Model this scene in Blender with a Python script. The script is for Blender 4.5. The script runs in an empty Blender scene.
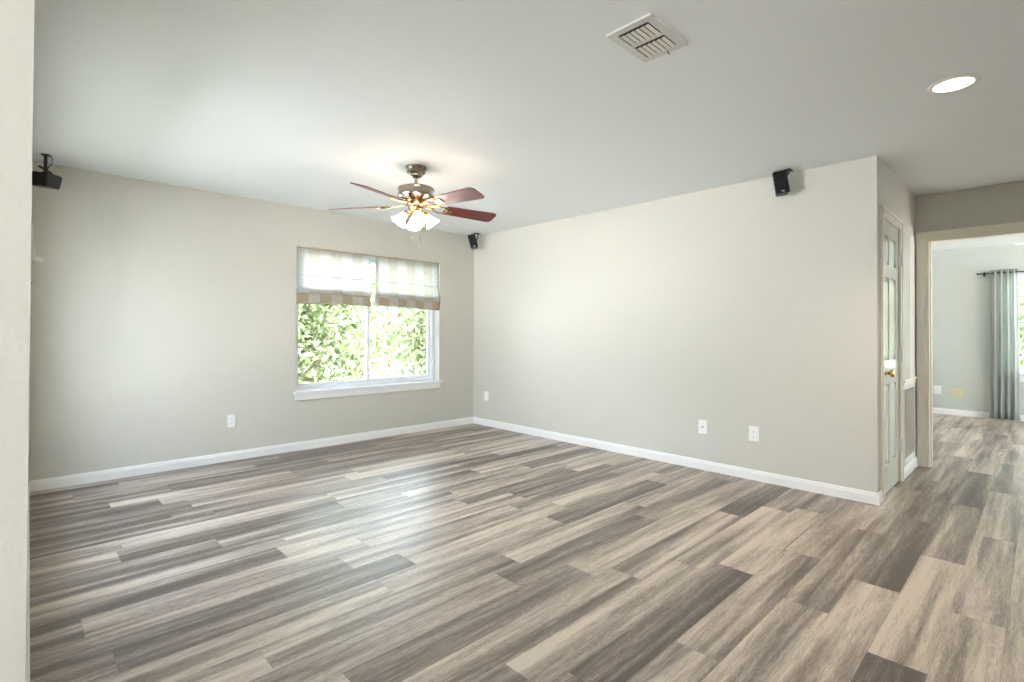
import bpy, bmesh, math, random
from mathutils import Vector, Matrix
random.seed(7)
PI = math.pi
C = bpy.context.scene.collection
sc = bpy.context.scene

# ------------------------------------------------------------------ camera, exposure, world, sun
H = 2.44            # ceiling height
L = -4.383          # y of the closet wall (end of the right wall)
CAM = Vector((-4.3314, -5.1881, 1.1932))
YAW, PIT, ROL, FPX, SY = 0.7697, 0.0098, 0.0044, 514.577, -14.156
fw = Vector((math.sin(YAW)*math.cos(PIT), math.cos(YAW)*math.cos(PIT), math.sin(PIT)))
r0 = Vector((math.cos(YAW), -math.sin(YAW), 0))
u0 = r0.cross(fw)
rt = r0*math.cos(ROL) + u0*math.sin(ROL)
up = u0*math.cos(ROL) - r0*math.sin(ROL)
cd = bpy.data.cameras.new('camera')
cd.sensor_width = 36; cd.lens = FPX*36/1024; cd.shift_y = SY/1024; cd.clip_start = 0.02; cd.clip_end = 300
cam = bpy.data.objects.new('camera', cd); C.objects.link(cam)
cam.matrix_world = Matrix(((rt.x, up.x, -fw.x, CAM.x), (rt.y, up.y, -fw.y, CAM.y), (rt.z, up.z, -fw.z, CAM.z), (0, 0, 0, 1)))
sc.camera = cam

sc.view_settings.view_transform = 'Standard'; sc.view_settings.look = 'None'
sc.view_settings.gamma = 1; sc.view_settings.use_curve_mapping = False
sc.view_settings.exposure = 0.92
sc.cycles.max_bounces = 16; sc.cycles.diffuse_bounces = 8; sc.cycles.glossy_bounces = 4
sc.cycles.transmission_bounces = 8; sc.cycles.sample_clamp_indirect = 8

w = bpy.data.worlds.new('sky'); sc.world = w; w.use_nodes = True
nt = w.node_tree; nt.nodes.clear()
out = nt.nodes.new('ShaderNodeOutputWorld'); bg = nt.nodes.new('ShaderNodeBackground')
tc = nt.nodes.new('ShaderNodeTexCoord'); sx = nt.nodes.new('ShaderNodeSeparateXYZ'); cr = nt.nodes.new('ShaderNodeValToRGB')
mp = nt.nodes.new('ShaderNodeMapRange'); mp.inputs[1].default_value = -1; mp.inputs[2].default_value = 1
nt.links.new(tc.outputs['Generated'], sx.inputs[0]); nt.links.new(sx.outputs[2], mp.inputs[0]); nt.links.new(mp.outputs[0], cr.inputs[0])
cr.color_ramp.elements[0].position = 0.44; cr.color_ramp.elements[0].color = (.50, .52, .44, 1)
cr.color_ramp.elements[1].position = 0.53; cr.color_ramp.elements[1].color = (.84, .93, 1, 1)
e = cr.color_ramp.elements.new(1.0); e.color = (.62, .80, 1, 1)
nt.links.new(cr.outputs[0], bg.inputs[0]); bg.inputs[1].default_value = 6.0
nt.links.new(bg.outputs[0], out.inputs[0])

sd = bpy.data.lights.new('sun', 'SUN'); sd.energy = 40.0; sd.angle = math.radians(2); sd.color = (1, .985, .965)
sun = bpy.data.objects.new('sun', sd); C.objects.link(sun)
sun.rotation_euler = (Vector((-.05, .62, -1))).to_track_quat('-Z', 'Y').to_euler()

def portal(name, loc, direction, sx_, sy_):
    ld = bpy.data.lights.new(name, 'AREA'); ld.shape = 'RECTANGLE'; ld.size = sx_; ld.size_y = sy_
    ld.cycles.is_portal = True
    o = bpy.data.objects.new(name, ld); C.objects.link(o); o.location = loc
    o.rotation_euler = Vector(direction).to_track_quat('-Z', 'Z').to_euler()
    return o
# daylight portals; left, west, south and bedroom side openings are added for light
portal('daylight_back_window', (-1.43, .20, 1.31), (0, -1, 0), 1.74, 1.44)
portal('added_daylight_west', (-8.02, -7.5, 1.25), (1, 0, 0), 1.0, 2.1)
portal('added_daylight_left', (-4.41, -1.45, 1.35), (1, .015, 0), 2.0, 1.5)
portal('added_daylight_south', (-6.8, -9.02, 1.25), (0, 1, 0), 1.6, 2.1)
portal('daylight_bedroom_window', (5.80, -5.68, 1.35), (-1, 0, 0), 1.9, 1.5)
portal('added_daylight_bedroom_side', (3.6, -9.02, 1.35), (0, 1, 0), 3.0, 1.8)

# ------------------------------------------------------------------ materials
def mat(name, col, rough=.5, metal=0, bump=None, noise=None, spec=.5, emis=None, trans=0, coat=0):
    m = bpy.data.materials.new(name); m.use_nodes = True
    n = m.node_tree.nodes; l = m.node_tree.links; b = n['Principled BSDF']
    b.inputs['Base Color'].default_value = (*col, 1); b.inputs['Roughness'].default_value = rough
    b.inputs['Metallic'].default_value = metal; b.inputs['Specular IOR Level'].default_value = spec
    b.inputs['Coat Weight'].default_value = coat
    if trans: b.inputs['Transmission Weight'].default_value = trans
    if emis: b.inputs['Emission Color'].default_value = (*emis[0], 1); b.inputs['Emission Strength'].default_value = emis[1]
    t = n.new('ShaderNodeTexCoord')
    if noise:   # (scale, amount)
        nz = n.new('ShaderNodeTexNoise'); nz.inputs['Scale'].default_value = noise[0]; nz.inputs['Detail'].default_value = 5
        l.new(t.outputs['Object'], nz.inputs['Vector'])
        mx = n.new('ShaderNodeMixRGB'); mx.inputs[1].default_value = (*[c*(1-noise[1]) for c in col], 1); mx.inputs[2].default_value = (*[min(1, c*(1+noise[1])) for c in col], 1)
        l.new(nz.outputs['Fac'], mx.inputs[0]); l.new(mx.outputs[0], b.inputs['Base Color'])
    if bump:    # (scale, strength, distance)
        nz = n.new('ShaderNodeTexNoise'); nz.inputs['Scale'].default_value = bump[0]; nz.inputs['Detail'].default_value = 3
        l.new(t.outputs['Object'], nz.inputs['Vector'])
        bp = n.new('ShaderNodeBump'); bp.inputs['Strength'].default_value = bump[1]; bp.inputs['Distance'].default_value = bump[2]
        l.new(nz.outputs['Fac'], bp.inputs['Height']); l.new(bp.outputs[0], b.inputs['Normal'])
    return m
M = {}
M['wall'] = mat('greige_wall_paint', (.60, .585, .53), .62, bump=(60, .55, .004), noise=(1.3, .015), spec=.35)
M['farpaint'] = mat('pale_sage_wall_paint', (.55, .57, .54), .62, bump=(70, .3, .004), noise=(1.3, .015), spec=.3)
M['ceiling'] = mat('ceiling_paint', (.835, .868, .872), .8, bump=(55, .3, .003), noise=(.9, .012), spec=.2)
M['trim'] = mat('white_trim_paint', (.84, .84, .83), .3, noise=(6, .01))
M['cream'] = mat('cream_casing_paint', (.85, .81, .71), .3, noise=(6, .01))
M['filter'] = mat('grey_filter_cloth', (.22, .24, .22), .9, noise=(40, .1))
M['doorpaint'] = mat('door_paint_green_reflection', (.78, .81, .72), .16, noise=(5, .01), bump=(90, .08, .001))  # slight green stands in for the trees mirrored in the gloss
M['vinyl'] = mat('white_vinyl', (.82, .85, .90), .35, noise=(9, .01))
M['plate'] = mat('white_plastic', (.86, .86, .85), .3, noise=(40, .01))
M['ivory'] = mat('ivory_plastic', (.66, .60, .36), .35, noise=(40, .02))
M['dark'] = mat('dark_slot', (.03, .03, .03), .6, noise=(40, .05))
M['black'] = mat('black_plastic', (.012, .012, .013), .38, noise=(60, .1), bump=(300, .15, .001))
M['grille'] = mat('black_speaker_cloth', (.009, .009, .009), .85, bump=(900, .5, .001))
M['nickel'] = mat('brushed_pewter', (.34, .30, .25), .2, 1, noise=(20, .08))
M['brass'] = mat('polished_brass', (.62, .42, .14), .2, 1, noise=(30, .05))
M['antique'] = mat('antique_brass', (.50, .34, .17), .25, 1, noise=(30, .08))
M['vent'] = mat('vent_enamel', (.66, .665, .63), .4, noise=(12, .02))
M['louvre'] = mat('louvre_enamel', (.80, .77, .70), .35, noise=(12, .02))
M['rod'] = mat('dark_bronze', (.05, .045, .04), .35, 1, noise=(30, .1))
M['bark'] = mat('bark', (.22, .17, .12), .9, noise=(9, .35), bump=(30, .6, .01))
M['soil'] = mat('high_bounce_ground', (.70, .69, .67), .9, noise=(3, .1), bump=(50, .4, .01))  # ground colour raised to bounce sunlight up into the rooms
M['cord'] = mat('white_cord', (.8, .8, .78), .5, noise=(50, .02))
M['lampglass'] = mat('lit_frosted_glass', (.9, .88, .82), .4, noise=(20, .01), emis=((1, .76, .56), 14))
M['bulb'] = mat('lit_bulb', (1, .9, .7), .4, noise=(20, .01), emis=((1, .85, .66), 14))
M['downlens'] = mat('lit_reflector', (.9, .88, .82), .3, noise=(20, .01), emis=((1, .88, .72), 3.0))
M['downbulb'] = mat('downlight_bulb', (.8, .77, .7), .3, noise=(20, .01), emis=((1, .85, .68), 1.2))
M['whitefan'] = mat('white_fan_paint', (.86, .86, .86), .3, noise=(20, .01))

def glass_mat():
    m = bpy.data.materials.new('window_glass'); m.use_nodes = True
    n = m.node_tree.nodes; l = m.node_tree.links; n.clear()
    o = n.new('ShaderNodeOutputMaterial'); t = n.new('ShaderNodeBsdfTransparent'); g = n.new('ShaderNodeBsdfGlossy'); mx = n.new('ShaderNodeMixShader')
    f = n.new('ShaderNodeFresnel'); f.inputs[0].default_value = 1.45; g.inputs['Roughness'].default_value = 0
    t.inputs[0].default_value = (.96, .98, .97, 1)
    l.new(f.outputs[0], mx.inputs[0]); l.new(t.outputs[0], mx.inputs[1]); l.new(g.outputs[0], mx.inputs[2]); l.new(mx.outputs[0], o.inputs[0])
    return m
M['glass'] = glass_mat()

def cloth_mat(name, stripe, col_a, col_b, axis, width, phase, transl, horiz=None):
    """woven striped cloth: diffuse mixed with translucent"""
    m = bpy.data.materials.new(name); m.use_nodes = True
    n = m.node_tree.nodes; l = m.node_tree.links; n.clear()
    o = n.new('ShaderNodeOutputMaterial'); d = n.new('ShaderNodeBsdfDiffuse'); t = n.new('ShaderNodeBsdfTranslucent'); mx = n.new('ShaderNodeMixShader')
    uv = n.new('ShaderNodeUVMap'); sp = n.new('ShaderNodeSeparateXYZ'); l.new(uv.outputs[0], sp.inputs[0])
    a = n.new('ShaderNodeMath'); a.operation = 'MULTIPLY_ADD'; a.inputs[1].default_value = 1/(2*width); a.inputs[2].default_value = phase
    l.new(sp.outputs[axis], a.inputs[0])
    fr = n.new('ShaderNodeMath'); fr.operation = 'FRACT'; l.new(a.outputs[0], fr.inputs[0])
    gt = n.new('ShaderNodeMath'); gt.operation = 'GREATER_THAN'; gt.inputs[1].default_value = .5; l.new(fr.outputs[0], gt.inputs[0])
    cm = n.new('ShaderNodeMixRGB'); cm.inputs[1].default_value = (*col_a, 1); cm.inputs[2].default_value = (*col_b, 1); l.new(gt.outputs[0], cm.inputs[0])
    nz = n.new('ShaderNodeTexNoise'); nz.inputs['Scale'].default_value = 1; nz.inputs['Detail'].default_value = 4
    vm = n.new('ShaderNodeVectorMath'); vm.operation = 'MULTIPLY'; vm.inputs[1].default_value = (12, 160, 1) ; l.new(uv.outputs[0], vm.inputs[0]); l.new(vm.outputs[0], nz.inputs['Vector'])
    c2 = n.new('ShaderNodeMixRGB'); c2.blend_type = 'MULTIPLY'; c2.inputs[0].default_value = .35
    l.new(cm.outputs[0], c2.inputs[1]); l.new(nz.outputs['Fac'], c2.inputs[2])
    sc2 = n.new('ShaderNodeMixRGB'); sc2.blend_type = 'MULTIPLY'; sc2.inputs[0].default_value = 0
    l.new(c2.outputs[0], d.inputs[0]); l.new(c2.outputs[0], t.inputs[0])
    mx.inputs[0].default_value = transl
    l.new(d.outputs[0], mx.inputs[1]); l.new(t.outputs[0], mx.inputs[2]); l.new(mx.outputs[0], o.inputs[0])
    return m
M['shade'] = cloth_mat('striped_linen', True, (.97, .97, .965), (.88, .85, .79), 0, .12, 0, .68)
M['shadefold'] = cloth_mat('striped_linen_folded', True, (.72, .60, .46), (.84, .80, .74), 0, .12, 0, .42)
M['drape'] = cloth_mat('grey_teal_drape', True, (.97, .98, .96), (.74, .78, .75), 0, .035, 0, .68)

def wood_blade():
    m = mat('cherry_blade_veneer', (.22, .03, .015), .3, coat=.15)
    n = m.node_tree.nodes; l = m.node_tree.links; b = n['Principled BSDF']
    t = n.new('ShaderNodeTexCoord'); mpn = n.new('ShaderNodeMapping'); mpn.inputs['Scale'].default_value = (3, 40, 40)
    nz = n.new('ShaderNodeTexNoise'); nz.inputs['Scale'].default_value = 1.5; nz.inputs['Detail'].default_value = 6
    c = n.new('ShaderNodeValToRGB'); c.color_ramp.elements[0].color = (.04, .006, .005, 1); c.color_ramp.elements[1].color = (.20, .017, .008, 1)
    c.color_ramp.elements[0].position = .3; c.color_ramp.elements[1].position = .7
    l.new(t.outputs['Object'], mpn.inputs[0]); l.new(mpn.outputs[0], nz.inputs[0]); l.new(nz.outputs['Fac'], c.inputs[0]); l.new(c.outputs[0], b.inputs['Base Color'])
    return m
M['blade'] = wood_blade()

def leaf_mat(name, ca, cb, cc):
    m = bpy.data.materials.new(name); m.use_nodes = True
    n = m.node_tree.nodes; l = m.node_tree.links; n.clear()
    o = n.new('ShaderNodeOutputMaterial'); d = n.new('ShaderNodeBsdfDiffuse'); t = n.new('ShaderNodeBsdfTranslucent'); mx = n.new('ShaderNodeMixShader')
    at = n.new('ShaderNodeAttribute'); at.attribute_name = 'tone'
    c = n.new('ShaderNodeValToRGB'); c.color_ramp.elements[0].color = (*ca, 1); c.color_ramp.elements[1].color = (*cc, 1)
    e = c.color_ramp.elements.new(.5); e.color = (*cb, 1)
    l.new(at.outputs['Fac'], c.inputs[0]); l.new(c.outputs[0], d.inputs[0]); l.new(c.outputs[0], t.inputs[0])
    mx.inputs[0].default_value = .4
    l.new(d.outputs[0], mx.inputs[1]); l.new(t.outputs[0], mx.inputs[2]); l.new(mx.outputs[0], o.inputs[0])
    return m
M['leaf'] = leaf_mat('foliage', (.075, .105, .045), (.165, .20, .095), (.30, .32, .22))

def floor_mat():
    m = mat('vinyl_oak_planks', (.4, .34, .29), .36, spec=.65)
    n = m.node_tree.nodes; l = m.node_tree.links; b = n['Principled BSDF']
    def node(t, **k):
        q = n.new(t)
        for a, v in k.items(): setattr(q, a, v)
        return q
    def math_(op, a, b_=None, c=None):
        q = node('ShaderNodeMath', operation=op)
        for i, v in enumerate((a, b_, c)):
            if v is None: continue
            if isinstance(v, (int, float)): q.inputs[i].default_value = v
            else: l.new(v, q.inputs[i])
        return q.outputs[0]
    uv = node('ShaderNodeUVMap'); sp = node('ShaderNodeSeparateXYZ'); l.new(uv.outputs[0], sp.inputs[0])
    at = node('ShaderNodeAttribute', attribute_name='plank'); ap = node('ShaderNodeSeparateXYZ'); l.new(at.outputs['Vector'], ap.inputs[0])
    tone, rnd, rnd2 = ap.outputs[0], ap.outputs[1], ap.outputs[2]
    U, V = sp.outputs[0], sp.outputs[1]           # metres inside the plank
    def noise(su, sv, off, detail=6, rough=.6, dist=0):
        cmb = node('ShaderNodeCombineXYZ')
        l.new(math_('MULTIPLY_ADD', U, su, math_('MULTIPLY', rnd, off)), cmb.inputs[0])
        l.new(math_('MULTIPLY_ADD', V, sv, math_('MULTIPLY', rnd2, off)), cmb.inputs[1])
        q = node('ShaderNodeTexNoise'); q.inputs['Scale'].default_value = 1; q.inputs['Detail'].default_value = detail
        q.inputs['Roughness'].default_value = rough; q.inputs['Distortion'].default_value = dist
        l.new(cmb.outputs[0], q.inputs['Vector']); return q.outputs['Fac']
    broad = noise(.6, 9.5, 57, 2.5, .5, .25)          # long streaks across the board width
    mid = noise(3.2, 46, 91, 5, .6, .6)
    fine = noise(14, 260, 33, 4, .65, .2)
    # cathedral figure
    cmb = node('ShaderNodeCombineXYZ'); l.new(math_('MULTIPLY_ADD', U, 3.4, math_('MULTIPLY', rnd, 19)), cmb.inputs[0]); l.new(math_('MULTIPLY_ADD', V, 16, math_('MULTIPLY', rnd2, 23)), cmb.inputs[1])
    wv = node('ShaderNodeTexNoise'); wv.inputs['Scale'].default_value = 1.0; wv.inputs['Detail'].default_value = 1.5; l.new(cmb.outputs[0], wv.inputs['Vector'])
    rings = math_('ABSOLUTE', math_('SUBTRACT', math_('FRACT', math_('MULTIPLY', wv.outputs['Fac'], 17)), .5))
    s = math_('MULTIPLY_ADD', math_('SUBTRACT', broad, .5), 2.3, math_('MULTIPLY_ADD', tone, .70, .13))
    s = math_('MULTIPLY_ADD', math_('SUBTRACT', mid, .5), .95, s)
    s = math_('MULTIPLY_ADD', math_('SUBTRACT', fine, .5), 1.0, s)
    s = math_('MULTIPLY_ADD', math_('SUBTRACT', rings, .25), .26, s)
    c = node('ShaderNodeValToRGB'); l.new(s, c.inputs[0])
    c.color_ramp.elements[0].position = 0; c.color_ramp.elements[0].color = (.085, .064, .052, 1)
    c.color_ramp.elements[1].position = 1; c.color_ramp.elements[1].color = (.60, .51, .425, 1)
    e = c.color_ramp.elements.new(.35); e.color = (.205, .164, .139, 1)
    e = c.color_ramp.elements.new(.68); e.color = (.40, .332, .276, 1)
    # seams
    eu = math_('MINIMUM', U, math_('SUBTRACT', 1.22, U)); ev = math_('MINIMUM', V, math_('SUBTRACT', .1775, V))
    ed = math_('MINIMUM', eu, ev)
    seam = math_('LESS_THAN', ed, .0011)
    mx = node('ShaderNodeMixRGB'); l.new(math_('MULTIPLY', seam, .35), mx.inputs[0]); l.new(c.outputs[0], mx.inputs[1]); mx.inputs[2].default_value = (.10, .08, .065, 1)
    l.new(mx.outputs[0], b.inputs['Base Color'])
    l.new(math_('MULTIPLY_ADD', fine, .12, .30), b.inputs['Roughness'])
    bp = node('ShaderNodeBump'); bp.inputs['Strength'].default_value = .25; bp.inputs['Distance'].default_value = .0006
    l.new(math_('ADD', math_('MULTIPLY', seam, -1.5), fine), bp.inputs['Height']); l.new(bp.outputs[0], b.inputs['Normal'])
    return m
M['floor'] = floor_mat()

# ------------------------------------------------------------------ helpers
def finish(name, bm, m, parent=None, smooth=False, loc=None, uv=False):
    bmesh.ops.recalc_face_normals(bm, faces=bm.faces)
    me = bpy.data.meshes.new(name); bm.to_mesh(me); bm.free()
    me.materials.append(M[m] if isinstance(m, str) else m)
    if smooth:
        for p in me.polygons: p.use_smooth = True
        try: me.set_sharp_from_angle(angle=math.radians(38))
        except Exception: pass
    o = bpy.data.objects.new(name, me); C.objects.link(o)
    if parent: o.parent = parent
    if loc: o.location = loc
    return o
def B(bm, x0, x1, y0, y1, z0, z1, mx=None, bev=0):
    v = [Vector((x, y, z)) for x in (x0, x1) for y in (y0, y1) for z in (z0, z1)]
    if mx is not None: v = [mx @ p for p in v]
    vs = [bm.verts.new(p) for p in v]
    fs = [bm.faces.new([vs[i] for i in f]) for f in ((0, 1, 3, 2), (4, 6, 7, 5), (0, 4, 5, 1), (2, 3, 7, 6), (0, 2, 6, 4), (1, 5, 7, 3))]
    if bev:
        es = list({e for f in fs for e in f.edges})
        bmesh.ops.bevel(bm, geom=es, offset=bev, segments=2, affect='EDGES', clamp_overlap=True)
def lathe(bm, prof, seg=32, mx=None, closed=False):
    rings = []
    for (r, z) in prof:
        ring = []
        for i in range(seg):
            a = 2*PI*i/seg; p = Vector((r*math.cos(a), r*math.sin(a), z))
            ring.append(bm.verts.new(mx @ p if mx is not None else p))
        rings.append(ring)
    n = len(rings)
    for k in range(n if closed else n-1):
        a, b = rings[k], rings[(k+1) % n]
        for i in range(seg):
            bm.faces.new((a[i], a[(i+1) % seg], b[(i+1) % seg], b[i]))
    if not closed:
        for ring in (rings[0], rings[-1]):
            try: bm.faces.new(ring)
            except Exception: pass
def tube(bm, pts, r, seg=8, r2=None):
    pts = [Vector(p) for p in pts]; rings = []
    for i, p in enumerate(pts):
        d = (pts[min(i+1, len(pts)-1)] - pts[max(i-1, 0)]).normalized()
        a = d.cross(Vector((0, 0, 1)))
        if a.length < .05: a = d.cross(Vector((1, 0, 0)))
        a.normalize(); b_ = d.cross(a)
        rr = r if r2 is None else r + (r2-r)*i/(len(pts)-1)
        rings.append([bm.verts.new(p + a*rr*math.cos(2*PI*k/seg) + b_*rr*math.sin(2*PI*k/seg)) for k in range(seg)])
    for A, B_ in zip(rings, rings[1:]):
        for k in range(seg): bm.faces.new((A[k], A[(k+1) % seg], B_[(k+1) % seg], B_[k]))
    bm.faces.new(rings[0]); bm.faces.new(rings[-1])
def prism(bm, prof, p0, p1, inward):
    """extrude profile [(out, z)] along p0->p1; 'inward' is the unit vector the profile leans out along"""
    p0, p1, n = Vector(p0), Vector(p1), Vector(inward)
    A = [bm.verts.new(p0 + n*o + Vector((0, 0, z))) for o, z in prof]
    B_ = [bm.verts.new(p1 + n*o + Vector((0, 0, z))) for o, z in prof]
    k = len(prof)
    for i in range(k): bm.faces.new((A[i], A[(i+1) % k], B_[(i+1) % k], B_[i]))
    bm.faces.new(A); bm.faces.new(B_)
def thing(name, label, cat, loc=(0, 0, 0), rz=0, group=None):
    o = bpy.data.objects.new(name, None); C.objects.link(o); o.location = loc; o.rotation_euler = (0, 0, rz)
    o.empty_display_size = .1
    o['label'] = label; o['category'] = cat
    if group: o['group'] = group
    return o
def tag(o, label, cat, group=None):
    o['label'] = label; o['category'] = cat
    if group: o['group'] = group
    return o
def struct(o, label, cat):
    o['kind'] = 'structure'; o['label'] = label; o['category'] = cat; return o
def sthing(name, label, cat, loc=(0, 0, 0)):
    return struct(thing(name, label, cat, loc), label, cat)

# ------------------------------------------------------------------ floor (each plank a face with its own tone)
W, LN = .1775, 1.22
ends = {0: -1.43, 1: -2.02, 2: -1.39, 3: -1.83, 4: -2.48, 5: -1.70, 6: -.61, 7: -.925, 8: -2.275, 9: -2.61, 10: -2.44, 11: -1.85, 12: -2.835,
        13: -3.09, 14: -1.68, 15: -3.28, 17: -2.27, 18: -2.70, 19: -1.45, 21: -3.59, 23: -3.585, -1: -.75}
# (row, start x) -> tone
tones = {(5, -2.92): .12, (5, -1.70): .80, (5, -.48): .42, (9, -2.61): .28, (9, -3.83): .52, (9, -1.39): .50, (8, -3.495): .10, (8, -2.275): .80, (8, -1.055): .68,
         (10, -3.66): .46, (10, -2.44): .78, (10, -4.88): .88, (10, -1.22): .62, (11, -1.85): .12, (11, -3.07): .62, (11, -.63): .5, (14, -1.68): .14, (14, -2.9): .7,
         (7, -.925): .15, (7, -2.145): .62, (7, -3.365): .72, (6, -.61): .16, (6, -1.83): .80, (6, -3.05): .76, (4, -2.48): .55, (4, -3.70): .56, (4, -1.26): .62,
         (4, -.04): .45, (3, -1.83): .48, (3, -.61): .66, (3, -3.05): .80, (2, -1.39): .14, (2, -.17): .18, (2, -2.61): .74, (2, 1.05): .25, (1, -2.02): .88, (1, -.80): .46,
         (1, .42): .2, (1, 1.64): .62, (1, -3.24): .16, (0, -1.43): .52, (0, -.21): .84, (0, 1.01): .30, (0, -2.65): .84, (-1, -.75): .60, (-1, .47): .82, (-1, -1.97): .85,
         (12, -4.055): .16, (12, -2.835): .66, (13, -4.31): .24, (13, -3.09): .74, (15, -4.5): .18, (15, -3.28): .72, (17, -3.49): .55, (17, -2.27): .72,
         (18, -2.70): .36, (18, -1.48): .7, (19, -1.45): .12, (19, -2.67): .70, (21, -4.81): .22, (21, -3.59): .64, (23, -4.805): .14, (23, -3.585): .64,
         (25, -4.4): .2, (27, -3.3): .18, (26, -3.2): .2}
def build_floor():
    bm = bmesh.new(); uvl = bm.loops.layers.uv.new('UVMap'); pl = bm.verts.layers.float_vector.new('plank')
    rnd = random.Random(11); X0, X1, Y0, Y1 = -8.0, 5.78, -9.0, 0.0
    k = int(math.floor((Y0+5.08)/W))
    while -5.08 + k*W < Y1:
        ya, yb = -5.08 + k*W, -5.08 + (k+1)*W
        e = ends.get(k, rnd.uniform(0, LN)); j = math.floor((X0 - e)/LN)
        while e + j*LN < X1:
            xa = e + j*LN; xb = xa + LN
            t = None
            for (kk, xs), tv in tones.items():
                if kk == k and abs(xs - xa) < .08: t = tv
            q = rnd.random()
            if t is None: t = rnd.uniform(.12, .32) if q < .27 else (rnd.uniform(.42, .6) if q < .55 else rnd.uniform(.62, .85))
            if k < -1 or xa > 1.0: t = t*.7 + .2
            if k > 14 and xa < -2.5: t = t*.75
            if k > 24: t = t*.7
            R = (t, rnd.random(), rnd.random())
            cx0, cx1, cy0, cy1 = max(xa, X0 if yb < -3.8 else -4.5), min(xb, X1), max(ya, Y0), min(yb, Y1)
            if cx1 - cx0 > 1e-4 and cy1 - cy0 > 1e-4:
                vs = [bm.verts.new((x, y, 0)) for x, y in ((cx0, cy0), (cx1, cy0), (cx1, cy1), (cx0, cy1))]
                f = bm.faces.new(vs)
                for lp in f.loops:
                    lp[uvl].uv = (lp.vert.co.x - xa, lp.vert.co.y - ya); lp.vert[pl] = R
            j += 1
        k += 1
    # slab underneath
    B(bm, X0, X1, Y0, -3.8, -.12, -.002); B(bm, -4.5, X1, -3.8, Y1, -.12, -.002)
    me = bpy.data.meshes.new('floor'); bm.to_mesh(me); bm.free(); me.materials.append(M['floor'])
    o = bpy.data.objects.new('floor', me); C.objects.link(o)
    struct(o, 'grey-brown wood look plank floor running through all rooms', 'floor')
build_floor()

# ------------------------------------------------------------------ shell
bm = bmesh.new(); B(bm, -8.15, 5.95, -9.15, -3.75, H, H+.12); B(bm, -4.50, 5.95, -3.75, .19, H, H+.12)
struct(finish('ceiling', bm, 'ceiling'), 'pale textured ceiling over the living room and hallway', 'ceiling')
WX0, WX1, WZ0, WZ1 = -2.305, -.553, .583, 2.045
T = .19
bm = bmesh.new()
B(bm, -4.50, WX0, 0, T, 0, H); B(bm, WX1, 0.12, 0, T, 0, H); B(bm, WX0, WX1, 0, T, 0, WZ0); B(bm, WX0, WX1, 0, T, WZ1, H)
struct(finish('wall_back', bm, 'wall'), 'greige back wall holding the window', 'wall')
bm = bmesh.new(); B(bm, 0, .12, L, 0, 0, H)
struct(finish('wall_right', bm, 'wall'), 'long bare greige wall right of the corner', 'wall')
# hallway wall with the closet doors
DX0, DX1, DZ = .172, .79, 2.035
GX0, GX1 = .93, 1.47
bm = bmesh.new()
B(bm, .12, DX0, L, L+.12, 0, H); B(bm, DX1, GX0, L, L+.12, 0, H); B(bm, GX1, 1.55, L, L+.12, 0, H)
B(bm, DX0, DX1, L, L+.12, DZ, H); B(bm, GX0, GX1, L, L+.12, 2.03, H); B(bm, GX0, GX1, L, L+.12, 0, .12)
B(bm, DX0, GX1, L+.45, L+.50, 0, H)
struct(finish('wall_hall', bm, 'wall'), 'short hallway wall with the closet door', 'wall')
# wall with the cased opening
XO, TO = 1.55, .12
OY0, OY1, OZ = -6.2, -4.462, 2.035
bm = bmesh.new()
B(bm, XO, XO+TO, OY1, L+.12, 0, H); B(bm, XO, XO+TO, OY0, OY1, OZ, H); B(bm, XO, XO+TO, -9.0, OY0, 0, H)
struct(finish('wall_entry', bm, 'wall'), 'hallway end wall around the cased opening to the next room', 'wall')
# far room
XF = 5.62
FY0, FY1, FZ0, FZ1 = -6.6, -4.76, .62, 2.03
bm = bmesh.new()
B(bm, XF, XF+.15, FY1, -3.3, 0, H); B(bm, XF, XF+.15, -9.0, FY0, 0, H); B(bm, XF, XF+.15, FY0, FY1, 0, FZ0); B(bm, XF, XF+.15, FY0, FY1, FZ1, H)
struct(finish('wall_far', bm, 'farpaint'), 'pale wall of the far room beyond the opening', 'wall')
bm = bmesh.new(); B(bm, 1.67, XF, -3.42, -3.3, 0, H)
struct(finish('wall_far_left', bm, 'farpaint'), 'side wall of the far room', 'wall')
# unseen outer walls, with window openings added to light the rooms
bm = bmesh.new(); B(bm, -8.15, -8, -9.15, -8.0, 0, H); B(bm, -8.15, -8, -7.0, -3.75, 0, H); B(bm, -8.15, -8, -8.0, -7.0, 0, .2); B(bm, -8.15, -8, -8.0, -7.0, 2.3, H); B(bm, -8, -4.50, -3.87, -3.75, 0, H)
struct(finish('wall_west', bm, 'wall'), 'unseen outer wall behind the camera with a window opening added for light', 'wall')
bm = bmesh.new()
B(bm, -8, -7.6, -9.15, -9, 0, H); B(bm, -3.4, -3.28, -9, -5.9, 0, H); B(bm, -6.0, 2.1, -9.15, -9, 0, H); B(bm, 5.1, 5.77, -9.15, -9, 0, H)  # includes a partition added out of view to keep daylight off the hallway
B(bm, -7.6, -6.0, -9.15, -9, 0, .2); B(bm, -7.6, -6.0, -9.15, -9, 2.3, H); B(bm, 2.1, 5.1, -9.15, -9, 0, .45); B(bm, 2.1, 5.1, -9.15, -9, 2.25, H)
struct(finish('wall_south', bm, 'wall'), 'unseen outer wall behind the camera with a window opening added for light', 'wall')
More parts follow.
